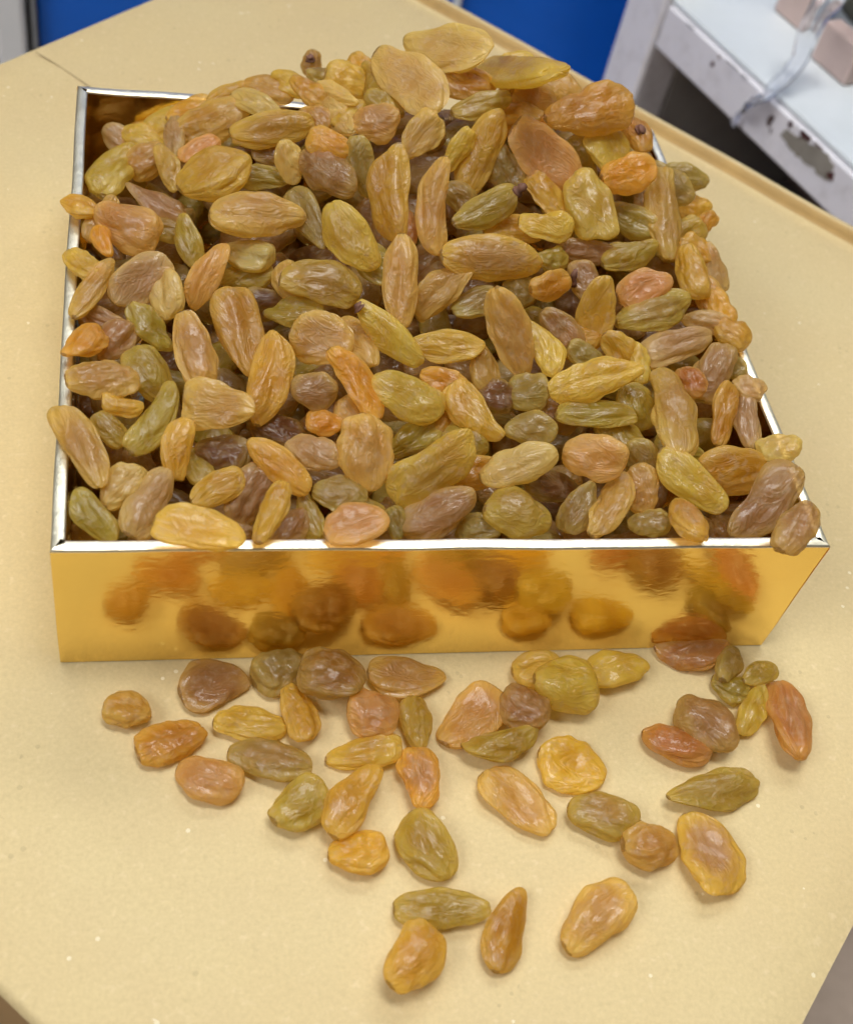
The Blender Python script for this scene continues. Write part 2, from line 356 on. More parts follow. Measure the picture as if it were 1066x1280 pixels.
def raisin_verts(rng, a, b, c, shape, T=TT, P=PP, wr=1.0):
    """half sizes a (long), b (wide), c (thick); returns Nx3 vertices"""
    wr = wr * rng.uniform(0.7, 1.8)
    long_ = shape in ('long', 'bent')
    pw = rng.uniform(0.66, 0.9) if shape == 'round' else rng.uniform(0.60, 1.02)
    taper = rng.uniform(-0.30, 0.30) * (0.4 if shape == 'round' else 1)
    ct = np.cos(T); r = np.sin(T) ** pw * (1 + taper * ct)
    # cross-section between an oval and a thin-edged lens
    cp_, sp_ = np.cos(P), np.sin(P)
    ze = rng.uniform(1.0, 1.25) if shape in ('round', 'plump') else rng.uniform(1.1, 1.7)
    y = np.sign(cp_) * np.abs(cp_) ** rng.uniform(.82, 1.0) * r; z = np.sign(sp_) * np.abs(sp_) ** ze * r
    x = ct.copy()
    # lumps
    d = np.zeros_like(x)
    for _ in range(6):
        k = rng.normal(0, 1, 3) * np.array([2.6, 2.0, 2.0]); d += rng.uniform(.03, .07) * np.sin(k[0] * x + k[1] * y + k[2] * z + rng.uniform(0, 6.3))
    for _ in range(5):
        k = rng.normal(0, 1, 3) * np.array([6.0, 4.5, 4.5]); d += rng.uniform(.008, .024) * np.sin(k[0] * x + k[1] * y + k[2] * z + rng.uniform(0, 6.3))
    # pinched hollows
    for _ in range(int(rng.integers(2, 5))):
        q = rng.normal(0, 1, 3); q /= np.linalg.norm(q); w_ = rng.uniform(.10, .30)
        d -= rng.uniform(.08, .24) * np.exp(-((x - q[0]) ** 2 * .5 + (y - q[1]) ** 2 + (z - q[2]) ** 2) / w_)
    # long ridges that wander and fade
    env = np.sin(T) ** 0.6
    for nf, amp in ((int(rng.integers(4, 7)), .055), (int(rng.integers(8, 12)), .038), (int(rng.integers(14, 19)), .016)):
        ph = nf * P + rng.uniform(0, 6.3) + rng.uniform(.8, 2.0) * np.sin(rng.uniform(1, 2.6) * x + rng.uniform(0, 6.3)) + rng.uniform(.2, .7) * np.sin(rng.uniform(3, 6) * x + rng.uniform(0, 6.3))
        fade = 0.5 + 0.5 * np.sin(rng.uniform(1, 3) * x + P * int(rng.integers(1, 3)) + rng.uniform(0, 6.3))
        ridge = 1 - np.abs(np.sin(ph / 2)) ** 0.75 * 2
        d -= amp * wr * ridge * fade * env * (1.15 if long_ else 0.9)
    # cross puckers
    ph = rng.uniform(7, 12) * x + 1.6 * np.sin(P * 2 + rng.uniform(0, 6.3)) + rng.uniform(0, 6.3)
    d += 0.016 * wr * np.sin(ph) * env
    y = y * (1 + d); z = z * (1 + d * 1.35); x = x * (1 + d * 0.45)
    tw = rng.uniform(-.7, .7) * x * (1 if long_ else .5); zs = c / b
    y, z = y * np.cos(tw) - z * zs * np.sin(tw), (y * np.sin(tw) + z * zs * np.cos(tw)) / zs
    # sunken faces
    rr2 = x ** 2 + y ** 2
    if shape == 'flat':
        dent = rng.uniform(.35, .55) * np.exp(-rr2 / rng.uniform(.28, .42)); z = z * (1 - dent)
        z = z + 0.20 * rng.uniform(-1, 1) * (x * y) * 2 + 0.16 * (rr2 - .4)
    elif shape in ('long', 'bent', 'plump'):
        y0 = rng.uniform(-.25, .25) + rng.uniform(-.3, .3) * x
        crease = rng.uniform(.08, .38 if shape != 'plump' else .22) * np.exp(-((y - y0) / rng.uniform(.10, .2)) ** 2) * np.clip(1 - (x / .8) ** 2, 0, 1)
        z = z - np.where(z > 0, crease, -crease * 0.6) * 0.8
    bend = rng.uniform(.22, .40) * rng.choice([-1, 1]) if shape == 'bent' else rng.uniform(-.10, .10)
    y = y + bend * (x ** 2 - 0.35) * (a / max(b, 1e-6)) * 0.8
    z = z + rng.uniform(-.16, .10) * (x ** 2 - 0.3) * (a / max(c, 1e-6)) * 0.45 + rng.uniform(-.12, .12) * x * y
    pts = np.stack([x, y, z], -1).reshape(-1, 3)
    e = np.stack([x[0].mean() + .012, y[0].mean(), z[0].mean()]); e2 = np.stack([x[-1].mean() - .012, y[-1].mean(), z[-1].mean()])
    pts = np.vstack([pts, e, e2])
    # keep the outline at the asked size
    for i in range(2):
        lo, hi = pts[:, i].min(), pts[:, i].max(); pts[:, i] = (pts[:, i] - (lo + hi) / 2) / ((hi - lo) / 2)
    lo, hi = pts[:, 2].min(), pts[:, 2].max(); pts[:, 2] = (pts[:, 2] - (lo + hi) / 2) / max((hi - lo) / 2, 1.0) if shape != 'x' else pts[:, 2]
    return pts * np.array([a, b, c])

# ------------------------------------------------------------------ heap surface inside the box
_hy = np.array([0, .02, .05, .09, .12, .145, .165, .180]); _hz = np.array([-5, -3, 3, 13, 24, 33, 27, 14]) / 1000
_hx = np.array([0, .02, .045, .07, .10, .13, .16, .18, .19]); _hs = np.array([.10, .25, .55, .80, 1, .98, .86, .62, .5])
def heap(x, y):
    s = np.interp(x, _hx, _hs); z = -0.005 + (np.interp(y, _hy, _hz) + 0.005) * s
    z -= 0.012 * np.clip((0.05 - x) / 0.05, 0, 1) * np.clip((y - 0.12) / 0.05, 0, 1)
    z += 0.0045 * np.clip((0.035 - x) / 0.035, 0, 1) * np.clip((0.14 - y) / 0.03, 0, 1) * np.clip(y / 0.03, 0, 1)
    return BH + z
def heap_n(x, y, e=0.012):
    n = np.array([-(heap(x + e, y) - heap(x - e, y)) / (2 * e), -(heap(x, y + e) - heap(x, y - e)) / (2 * e), 1.0]); return n / np.linalg.norm(n)
def heap_hit(u, v):
    d = ray(u, v); best = None; s = 0.20
    while s < 0.55:
        p = CAM_C + d * s
        if -0.01 < p[0] < 0.2 and -0.004 < p[1] < 0.184:
            g = p[2] - heap(p[0], p[1])
            if g <= 0: return p
            if best is None or g < best[0]: best = (g, p)
        s += 0.0006
    return best[1]

OVER = ('overhang', 'over the right', 'over the front', 'resting on the front', 'leaning on', 'covering', 'small tan orange')
def is_over(x, y, layer, handle):          # lies on top of a rim
    return (handle is not None and any(w in handle for w in OVER)) or (x < 135 and 285 < y < 520 and layer >= 1.8) or (x > 936 and 470 < y < 500)
SHAPEK = {'plump': .62, 'long': .54, 'flat': .32, 'bent': .52, 'round': .66}
def build_raisin(x, y, L, W, ang, col, layer, shape, core, on_board, idx, handle=None):
    rng = np.random.default_rng(1000 + idx)
    k = SHAPEK[shape] * rng.uniform(.9, 1.1)
    if not on_board:            # half-buried ones go on under their neighbours
        gr = 1.24 if layer <= 1.6 else (1.10 if layer <= 2.2 else 1.0); L, W = L * gr, W * gr
    a2 = math.radians(ang); du = np.array([math.cos(a2), math.sin(a2)]); dv = np.array([-du[1], du[0]])
    if on_board:
        cz = 0.0042 + 0.0005 * 0 + layer * 0.004
        n = np.array([rng.normal(0, .10), rng.normal(0, .10), 1.0]); n /= np.linalg.norm(n)
        P = on_z(x, y, cz)
    elif is_over(x, y, layer, handle):
        P = on_z(x, y, BH + 0.0030 + 0.0012 * layer * (layer > 3)); n = np.array([rng.normal(0, .15), rng.normal(0, .15) - .15, 1.0]); n /= np.linalg.norm(n)
    else:
        P = heap_hit(x, y)
        n = heap_n(P[0], P[1]); tc = CAM_C - P; dist = np.linalg.norm(tc); tc = tc / dist
        P = P + tc * (layer - 2.0) * 0.0042
        n = n * 0.55 + tc * 0.55 + rng.normal(0, .22, 3); n /= np.linalg.norm(n)
    e0 = on_plane(x - du[0] * L / 2, y - du[1] * L / 2, P, n); e1 = on_plane(x + du[0] * L / 2, y + du[1] * L / 2, P, n)
    A = e1 - e0; a = np.linalg.norm(A) / 2; A = A / (2 * a)
    w0 = on_plane(x - dv[0] * W / 2, y - dv[1] * W / 2, P, n); w1 = on_plane(x + dv[0] * W / 2, y + dv[1] * W / 2, P, n)
    Bv = np.cross(n, A); Bv /= np.linalg.norm(Bv)
    b = abs(np.dot(w1 - w0, Bv)) / 2
    tc = CAM_C - P; tc /= np.linalg.norm(tc); sE = abs(np.dot(tc, n)); cot = math.sqrt(max(1 - sE * sE, 0)) / max(sE, .2)
    b *= 1 / math.sqrt(1 + (k * cot) ** 2 * abs(np.dot(tc - n * np.dot(tc, n), Bv)) / max(1e-6, np.linalg.norm(tc - n * np.dot(tc, n))))
    b = min(b, a * 1.05); c = b * k
    if shape == 'flat': c = max(c, 0.0020)
    c = min(max(c, 0.0022), 0.0068)
    pts = raisin_verts(rng, a, b, c, shape)
    if on_board:
        Rm = np.stack([A, Bv, n], 1); wz = (pts @ Rm.T)[:, 2]
        dz = -np.percentile(wz, 1.5) - cz + layer * 0.0045
        P = on_z(x, y, cz + dz)
    else:
        Rm = np.stack([A, Bv, n], 1); m = TH + 0.0003; scale = 1.0; P_start = P.copy()
        over = is_over(x, y, layer, handle)
        for _ in range(24):
            w = pts @ Rm.T * scale + P; low = w[w[:, 2] < BH + 0.0004]
            if len(low) == 0: break
            ex = np.array([max(0, m - low[:, 0].min()) - max(0, low[:, 0].max() - (BWID - m)), max(0, m - low[:, 1].min()) - max(0, low[:, 1].max() - (BDEP - m)), 0])
            if np.abs(ex).max() < 1e-5: break
            if over:
                tcv = CAM_C - P; dd = np.linalg.norm(tcv); P = P + tcv / dd * 0.001; scale *= (dd - 0.001) / dd
            else:
                if np.linalg.norm(P + ex - P_start) > 0.012: break
                P = P + ex
        pts = pts * scale; c *= scale
    me = bpy.data.meshes.new('raisin'); me.from_pydata(pts.tolist(), [], FACES); me.materials.append(RAISIN)
    me.polygons.foreach_set('use_smooth', [True] * len(me.polygons))
    o = bpy.data.objects.new('raisin', me); COL.objects.link(o)
    mw = Matrix.Identity(4)
    for i in range(3): mw[i][0] = A[i]; mw[i][1] = Bv[i]; mw[i][2] = n[i]; mw[i][3] = P[i]
    o.matrix_world = mw
    base = np.array(PAL[col][:3]) * rng.uniform(.90, 1.10) * (1 + rng.normal(0, .03, 3))
    o.color = (*np.clip(base, 0.01, .95), 1.0 - core)
    return o, a, b, c

# ------------------------------------------------------------------ the raisins, one row each: picture x, y, length, width, angle, colour, layer, shape, mauve core, name of the striking ones
P_, L_, F_, B_, R_ = 'plump', 'long', 'flat', 'bent', 'round'
HEAP = [
 # back left
 (128,212,76,58,-50,'yellow',2.6,P_,0,'pale yellow raisin nearest the box\'s back left corner'),
 (153,178,48,28,40,'lilac',1.6,L_,.3,None),
 (163,150,52,32,10,'gold',0.2,L_,0,'golden raisin deepest in the back left corner'),
 (206,133,64,24,-10,'yellow',0.4,L_,0,None),
 (213,151,62,28,-25,'yellow',1.4,L_,0,None),
 (182,200,48,38,-30,'tan',1.6,P_,.2,None),
 (218,170,54,28,88,'lilac',2.6,L_,.2,'pale upright raisin behind the left end of the heap'),
 (211,207,58,28,70,'tan',2.0,L_,0,None),
 (268,216,98,70,-28,'gold',3.2,P_,.2,'big plump golden raisin in the heap\'s back left'),
 (250,186,46,26,-30,'pink',1.4,L_,.3,None),
 (265,152,82,48,-20,'tan',1.6,L_,0,None),
 (340,160,108,48,-10,'gold',2.4,L_,.4,'long golden grey raisin lying along the back left'),
 (100,258,46,32,25,'gold',2.4,P_,0,'small golden raisin tip overhanging the left rim'),
 (108,272,62,34,-60,'tan',2.0,L_,.2,None),
 (158,281,90,64,25,'pink',2.8,P_,.3,'pink raisin with an orange lower edge, near left rim'),
 (128,302,36,26,70,'orange',2.2,P_,0,None),
 (195,255,72,30,35,'mauve',1.6,L_,.3,None),
 (235,300,72,35,76,'olive',2.4,L_,0,'upright olive green raisin left of the long tan one'),
 (322,268,124,62,3,'peach',3.4,L_,.3,'long tan raisin lying level in the heap\'s left half'),
 (258,343,94,42,-60,'peach',2.6,L_,0,'peach raisin sloping below the upright olive one'),
 (175,350,90,58,-40,'lilac',3.0,F_,.8,'lilac translucent raisin left of centre, near left rim'),
 (208,366,62,46,82,'pale',2.8,P_,0,None),
 (103,330,46,32,40,'yellow',1.8,P_,0,None),
 (116,360,90,35,-55,'tan',2.4,L_,.2,None),
 (308,318,54,36,10,'pale',1.6,P_,0,None),
 (308,347,58,32,-10,'olive',0.6,L_,0,None),
 (210,288,42,26,20,'olive',0.8,L_,0,None),
 # back middle
 (389,80,30,22,90,'brown',1.4,P_,.3,'small brown raisin tip peeking over the heap\'s back'),
 (388,113,62,36,35,'gold',2.4,P_,0,None),
 (335,112,54,30,20,'tan',1.4,L_,0,None),
 (322,130,58,28,30,'pale',1.6,L_,0,None),
 (408,96,38,24,30,'greyol',1.0,P_,0,None),
 (437,103,54,42,20,'yellow',1.6,P_,0,None),
 (420,140,58,32,50,'pale',1.6,L_,0,None),
 (437,142,44,26,-40,'yellow',1.8,L_,0,None),
 (470,152,52,48,20,'pink',2.2,R_,.5,'pink round raisin right of the bright orange one'),
 (412,179,58,42,15,'orange',3.0,P_,0,'bright orange raisin at the back of the heap'),
 (396,146,38,26,20,'tan',1.4,P_,.2,None),
 (513,99,112,70,40,'pale',3.2,F_,.35,'broad pale disc raisin just below the topmost one'),
 (558,61,112,66,8,'pale',4.4,F_,.4,'topmost pale disc raisin at the heap\'s very back'),
 (470,112,62,32,60,'olive',1.2,L_,0,None),
 (525,171,72,48,-45,'peach',3.0,F_,.2,'peach raisin between the two tall golden ones and disc'),
 (485,239,124,56,88,'gold',3.2,L_,0,'tall upright golden raisin right of the orange one'),
 (452,208,82,36,78,'greyol',2.4,L_,0,None),
 (542,256,126,46,98,'peach',3.4,B_,.3,'tall peach raisin standing right of the golden upright'),
 (410,215,74,54,40,'mauve',2.0,P_,.4,'mauve brown raisin below the bright orange one'),
 (362,202,54,34,75,'pale',2.0,L_,0,None),
 (330,222,54,28,5,'olive',0.8,L_,0,None),
 (385,272,72,34,60,'greyol',1.4,L_,0,None),
 (436,297,102,60,58,'yellow',3.2,L_,.2,'large wrinkled yellow raisin in the heap\'s upper middle'),
 (500,351,120,46,90,'peach',3.4,L_,.2,'upright tan raisin standing in the heap\'s very middle'),
 (508,285,44,26,90,'pink',1.2,L_,.2,None),
 (345,190,50,30,10,'brown',0.6,L_,0,None),
 # back right
 (602,132,78,36,-15,'olive',3.0,L_,0,'wrinkled olive raisin below and right of the discs'),
 (632,89,82,46,5,'yellow',2.2,P_,0,'yellow translucent raisin right of the topmost disc'),
 (672,96,36,26,20,'tan',1.2,P_,0,None),
 (670,122,52,34,20,'tan',1.4,P_,.3,None),
 (645,118,52,30,0,'amber',0.6,L_,0,None),
 (580,106,54,32,10,'amber',1.2,L_,0,None),
 (738,138,112,70,-15,'amber',4.2,P_,0,'big amber orange raisin at the heap\'s back right'),
 (672,151,34,22,0,'orange',1.2,P_,0,None),
 (600,190,110,46,-62,'gold',2.2,L_,0,'long golden raisin leaning right of the tall peach one'),
 (572,188,64,30,-55,'yellow',2.4,L_,0,None),
 (628,207,68,38,60,'greyol',1.6,L_,0,None),
 (683,197,114,66,42,'pink',3.2,F_,.3,'large smooth pink raisin below the amber orange one'),
 (648,140,50,30,20,'tan',1.4,L_,0,None),
 (677,233,92,38,55,'gold',2.4,L_,0,None),
 (608,262,92,44,-28,'olive',3.0,L_,0,'olive gold raisin with a brown stalk stub'),
 (682,281,70,40,10,'yellow',3.0,F_,0,'small bright yellow raisin with a thin pale rim'),
 (640,286,62,32,0,'gold',1.4,L_,0,None),
 (738,260,94,68,55,'yellow',3.2,P_,0,'plump yellow raisin below the pink and orange ones'),
 (762,190,64,46,60,'yellow',2.0,F_,0,None),
 (727,198,50,36,60,'olive',0.8,P_,0,None),
 (786,217,70,54,-15,'orange',4.0,P_,0,'smooth orange oval raisin near the back right corner'),
 (797,167,50,36,50,'amber',2.8,P_,.4,'dark tipped amber raisin at the back right corner'),
 (790,276,58,36,30,'olive',0.8,L_,0,None),
 (615,322,128,62,3,'gold',3.4,L_,.75,'long golden raisin with purple wrinkles, right of centre'),
 (575,246,48,30,40,'greyol',0.6,L_,0,None),
 # right edge
 (828,266,118,50,86,'tan',2.4,L_,.2,'tall tan raisin standing against the right rim'),
 (857,220,54,32,20,'greyol',2.2,L_,0,None),
 (866,261,48,40,0,'bright',2.8,P_,0,'small orange gold raisin leaning over the right rim'),
 (884,276,30,24,-40,'amber',2.4,P_,0,None),
 (868,292,40,28,60,'pale',1.8,P_,0,None),
 (864,338,72,42,70,'gold',2.8,P_,0,'golden yellow raisin standing at the right rim'),
 (787,318,70,40,-20,'olive',2.0,L_,0,None),
 (735,316,68,28,8,'mauve',1.4,L_,.3,None),
 (807,360,74,52,-20,'pink',3.2,F_,.1,'smooth pinkish raisin near the right rim\'s middle'),
 (818,391,100,50,-18,'olive',2.4,L_,.4,'dull olive raisin under the smooth pinkish one'),
 (745,387,88,50,-80,'gold',3.2,F_,0,'leaf shaped golden raisin left of the smooth pinkish one'),
 (888,372,54,32,60,'tan',1.4,P_,0,None),
 (885,402,62,28,10,'lilac',2.0,L_,0,None),
 (915,415,54,40,30,'gold',2.8,P_,0,'deep yellow raisin overhanging the right rim'),
 (890,335,62,34,75,'lilac',1.8,L_,.2,None),
 (902,388,56,34,65,'gold',1.8,P_,0,None),
 (838,228,58,34,40,'greyol',1.6,L_,0,None),
 (700,262,60,34,50,'olive',1.4,L_,0,None),
 (640,150,60,34,-20,'gold',1.0,L_,0,None),
 (868,312,50,34,30,'gold',2.0,P_,0,None),
 (850,300,60,36,-40,'olive',1.4,L_,0,None),
 (470,330,60,38,30,'olive',1.2,L_,0,None),
 (730,420,58,36,-30,'gold',1.4,P_,0,None),
 (575,550,60,38,10,'olive',1.2,L_,0,None),
 (455,640,50,34,40,'olive',1.0,L_,0,None),
 (850,560,56,36,20,'olive',1.4,P_,0,None),
 (560,520,50,34,-40,'amber',1.2,P_,0,None),
 (292,122,54,30,-15,'gold',1.6,L_,0,None),
 (362,104,46,30,30,'yellow',1.8,P_,0,None),
 (452,86,46,30,60,'gold',1.8,P_,0,None),
 (420,118,50,30,20,'pale',2.2,L_,0,None),
 (480,130,52,34,30,'olive',1.8,L_,0,None),
 (590,100,60,34,20,'gold',1.8,L_,0,None),
 (650,82,50,34,15,'yellow',1.8,P_,0,None),
 (238,140,58,32,-15,'gold',1.8,L_,0,None),
 (180,172,50,32,20,'yellow',1.4,L_,0,None),
 (700,110,50,34,20,'tan',1.6,P_,0,None),
 # left middle
 (106,428,52,42,-35,'orange',2.2,P_,0,'orange raisin against the left rim\'s middle'),
 (143,425,58,44,-50,'mauve',2.2,P_,.4,None),
 (115,400,52,28,20,'mauve',1.2,L_,.4,None),
 (187,410,80,40,50,'olive',2.4,L_,0,'olive raisin left of centre, sloping down right'),
 (243,436,100,54,76,'peach',3.2,L_,.6,'upright pinkish raisin beside the big amber brown one'),
 (300,416,120,64,76,'amber',2.4,P_,.2,'big amber brown raisin left of the heap\'s middle'),
 (128,474,94,52,-3,'tan',3.0,L_,.3,'blunt tan raisin lying level by the left rim'),
 (184,466,62,46,60,'olive',1.6,P_,0,None),
 (153,508,54,30,5,'gold',2.8,B_,0,None),
 (137,537,50,32,50,'olive',2.0,L_,0,None),
 (103,556,118,50,62,'tan',3.2,L_,.4,'long tan raisin slanting against the left rim'),
 (197,523,102,46,-58,'olive',2.4,B_,0,'curved olive gold raisin near the front left'),
 (273,508,94,68,8,'tan',3.8,F_,.2,'round flat tan raisin in the front left half'),
 (220,560,80,42,-80,'gold',2.8,B_,0,'golden curled raisin below the round flat tan one'),
 (278,568,56,42,0,'dark',1.2,R_,0,'dark purple raisin sunk under the round flat tan one'),
 (245,582,44,30,60,'olive',0.8,P_,0,None),
 (272,610,76,44,-25,'gold',2.4,L_,0,None),
 (310,618,74,48,-60,'mauve',1.4,P_,.4,None),
 (152,606,64,46,-45,'pale',2.2,P_,.2,None),
 (187,628,98,58,-62,'lilac',3.0,P_,.6,'lilac raisin near the box\'s front left corner'),
 (115,646,84,46,55,'olive',2.6,L_,0,'wrinkled green raisin in the box\'s front left corner'),
 (250,661,118,56,16,'yellow',3.4,F_,0,'large yellow raisin lapping over the front rim\'s left'),
 (341,641,86,38,-68,'gold',2.8,L_,0,'slim golden raisin leaning on the front rim'),
 # centre
 (338,473,122,56,-78,'gold',3.2,L_,0,'upright golden raisin with a small dark spot'),
 (402,424,82,72,20,'peach',3.2,F_,.5,'round tan raisin touching the tip of the orange sliver'),
 (447,426,64,38,60,'tan',2.2,P_,0,None),
 (393,490,60,52,0,'mauve',3.0,R_,.5,'small round mauve raisin left of the orange sliver'),
 (448,477,110,42,55,'orange',4.0,L_,0,'long orange sliver of a raisin at the heap\'s middle'),
 (405,529,44,30,10,'orange',2.0,P_,0,None),
 (485,418,114,44,46,'yellow',3.2,L_,0,'long yellow raisin with a dark tip, heap\'s middle'),
 (560,432,94,46,4,'yellow',3.0,L_,0,'blunt yellow raisin lying level right of the middle'),
 (402,351,96,54,12,'olive',2.2,B_,.3,'folded olive raisin above the round tan one'),
 (362,352,44,36,70,'tan',1.4,P_,.2,None),
 (368,390,64,34,0,'olive',0.8,L_,0,None),
 (330,380,48,36,0,'dark',0.6,P_,0,None),
 (508,495,104,58,30,'yellow',3.0,P_,0,'plump yellow raisin right of the orange sliver'),
 (553,477,56,34,20,'orange',2.2,L_,0,None),
 (550,361,84,44,-40,'tan',2.2,L_,.2,'tan raisin right of the upright middle one'),
 (458,565,100,74,82,'peach',3.2,P_,.4,'big smooth tan raisin under the orange sliver'),
 (440,520,48,38,60,'tan',2.0,P_,0,None),
 (349,581,102,44,38,'gold',3.0,L_,0,'wrinkled golden raisin front of the upright spotted one'),
 (392,565,66,44,20,'lilac',2.2,L_,.7,None),
 (345,540,64,42,20,'dark',0.6,P_,0,None),
 (541,585,134,72,-42,'gold',3.4,P_,.3,'largest amber gold raisin, front middle of the heap'),
 (515,548,64,32,-30,'olive',1.0,L_,0,None),
 (425,617,64,46,10,'greyol',2.0,L_,.3,None),
 # right of centre
 (690,324,34,26,0,'olive',1.4,R_,0,None),
 (593,379,50,32,-20,'greyol',1.4,L_,.3,None),
 (650,364,38,38,0,'greyol',1.2,R_,0,None),
 (688,357,54,40,-20,'amber',2.8,P_,0,'small amber brown raisin right of the purple wrinkled one'),
 (730,350,44,32,60,'mauve',1.4,P_,.2,'mauve raisin carrying a short pale twig'),
 (638,414,120,56,72,'peach',3.8,L_,.3,'tall peach raisin upright in the right of centre'),
 (681,430,84,38,60,'yellow',2.8,B_,0,'pale yellow raisin right of the tall peach one'),
 (703,414,68,40,50,'mauve',2.0,L_,0,None),
 (735,447,54,32,30,'greyol',2.0,P_,0,None),
 (778,438,58,36,45,'gold',2.2,L_,0,None),
 (744,475,126,54,-16,'yellow',4.0,L_,0,'long bright yellow raisin, right of the heap\'s middle'),
 (745,517,102,40,2,'olive',2.6,L_,0,'olive yellow raisin tucked under the long bright yellow one'),
 (795,508,52,42,60,'olive',1.6,P_,0,None),
 (660,490,50,46,0,'greyol',2.0,R_,0,'round grey green raisin with a bright glint'),
 (620,495,40,38,0,'dark',1.4,R_,.3,None),
 (605,460,64,36,75,'tan',2.0,L_,0,None),
 (663,535,62,44,5,'greyol',2.0,P_,.2,'grey green raisin below the glinting round one'),
 (590,517,94,52,50,'gold',2.4,B_,0,'golden raisin behind the largest amber gold one'),
 (743,572,84,62,10,'pink',3.8,P_,0,'smooth blunt pink raisin in the front right half'),
 (648,581,104,50,-20,'pale',3.8,L_,.1,'pale yellow raisin left of the blunt pink one'),
 (803,577,52,38,60,'greyol',1.4,P_,.2,None),
 (775,547,62,42,40,'olive',1.2,P_,0,None),
 (793,456,50,42,60,'yellow',1.8,P_,0,None),
 (700,520,50,40,0,'brown',0.6,P_,0,None),
 # right front
 (845,430,84,42,-20,'lilac',2.0,L_,.5,'lilac tan raisin above the lumpy amber one'),
 (890,465,74,46,-70,'mauve',2.2,P_,.5,'purplish raisin near the right rim\'s front half'),
 (865,476,44,36,50,'red',2.6,P_,0,'small red orange raisin touching the lumpy amber one'),
 (842,512,114,62,77,'tan',3.6,P_,.3,'lumpy tan amber raisin standing near the right front'),
 (905,516,84,36,-80,'amber',2.8,L_,0,'upright amber raisin between lumpy one and right rim'),
 (932,523,70,34,85,'lilac',2.2,L_,.6,None),
 (938,486,40,32,0,'lilac',2.0,P_,.3,None),
 (920,456,44,28,30,'greyol',1.6,L_,0,None),
 (863,602,112,52,42,'yellow',3.6,L_,0,'pale yellow raisin slanting near the front right'),
 (914,588,92,66,0,'amber',2.6,P_,0,'blocky amber brown raisin at the front right'),
 (975,562,54,40,-10,'pale',2.2,P_,.2,'pale tan raisin covering the right rim near front'),
 (956,628,124,66,-48,'mauve',3.6,L_,.3,'big reddish brown raisin beside the front right corner'),
 (995,660,72,52,-60,'mauve',3.4,P_,.5,'purplish brown raisin spilling over the front right corner'),
 (860,649,60,44,55,'gold',2.8,P_,.5,'small tan orange raisin touching the front rim\'s right'),
 (812,654,52,34,-5,'greyol',1.8,P_,.2,'dark grey green glinting raisin behind the front rim'),
 (802,611,60,42,80,'tan',2.2,P_,0,None),
 (1003,622,40,30,60,'greyol',1.6,L_,0,None),
 # along the front rim
 (445,655,86,54,-18,'pink',3.0,F_,.4,'pinkish flat raisin resting on the front rim'),
 (388,645,60,26,75,'olive',1.2,L_,0,None),
 (362,660,54,38,-50,'mauve',1.4,P_,.2,None),
 (495,655,38,22,80,'greyol',1.4,L_,0,None),
 (548,643,98,52,-25,'mauve',2.0,P_,.6,'dark mauve raisin under the largest amber gold one'),
 (648,640,88,64,15,'olive',2.8,P_,.2,'folded olive raisin behind the front rim\'s middle'),
 (597,660,46,34,0,'greyol',1.2,P_,0,None),
 (690,607,54,36,10,'dark',1.2,P_,.2,None),
 (725,635,68,42,-60,'greyol',2.0,L_,.2,None),
 (765,632,90,46,-62,'tan',2.8,B_,.1,'curved tan raisin behind the front rim, right half'),
 (592,593,54,36,-20,'amber',1.2,P_,0,None),
]
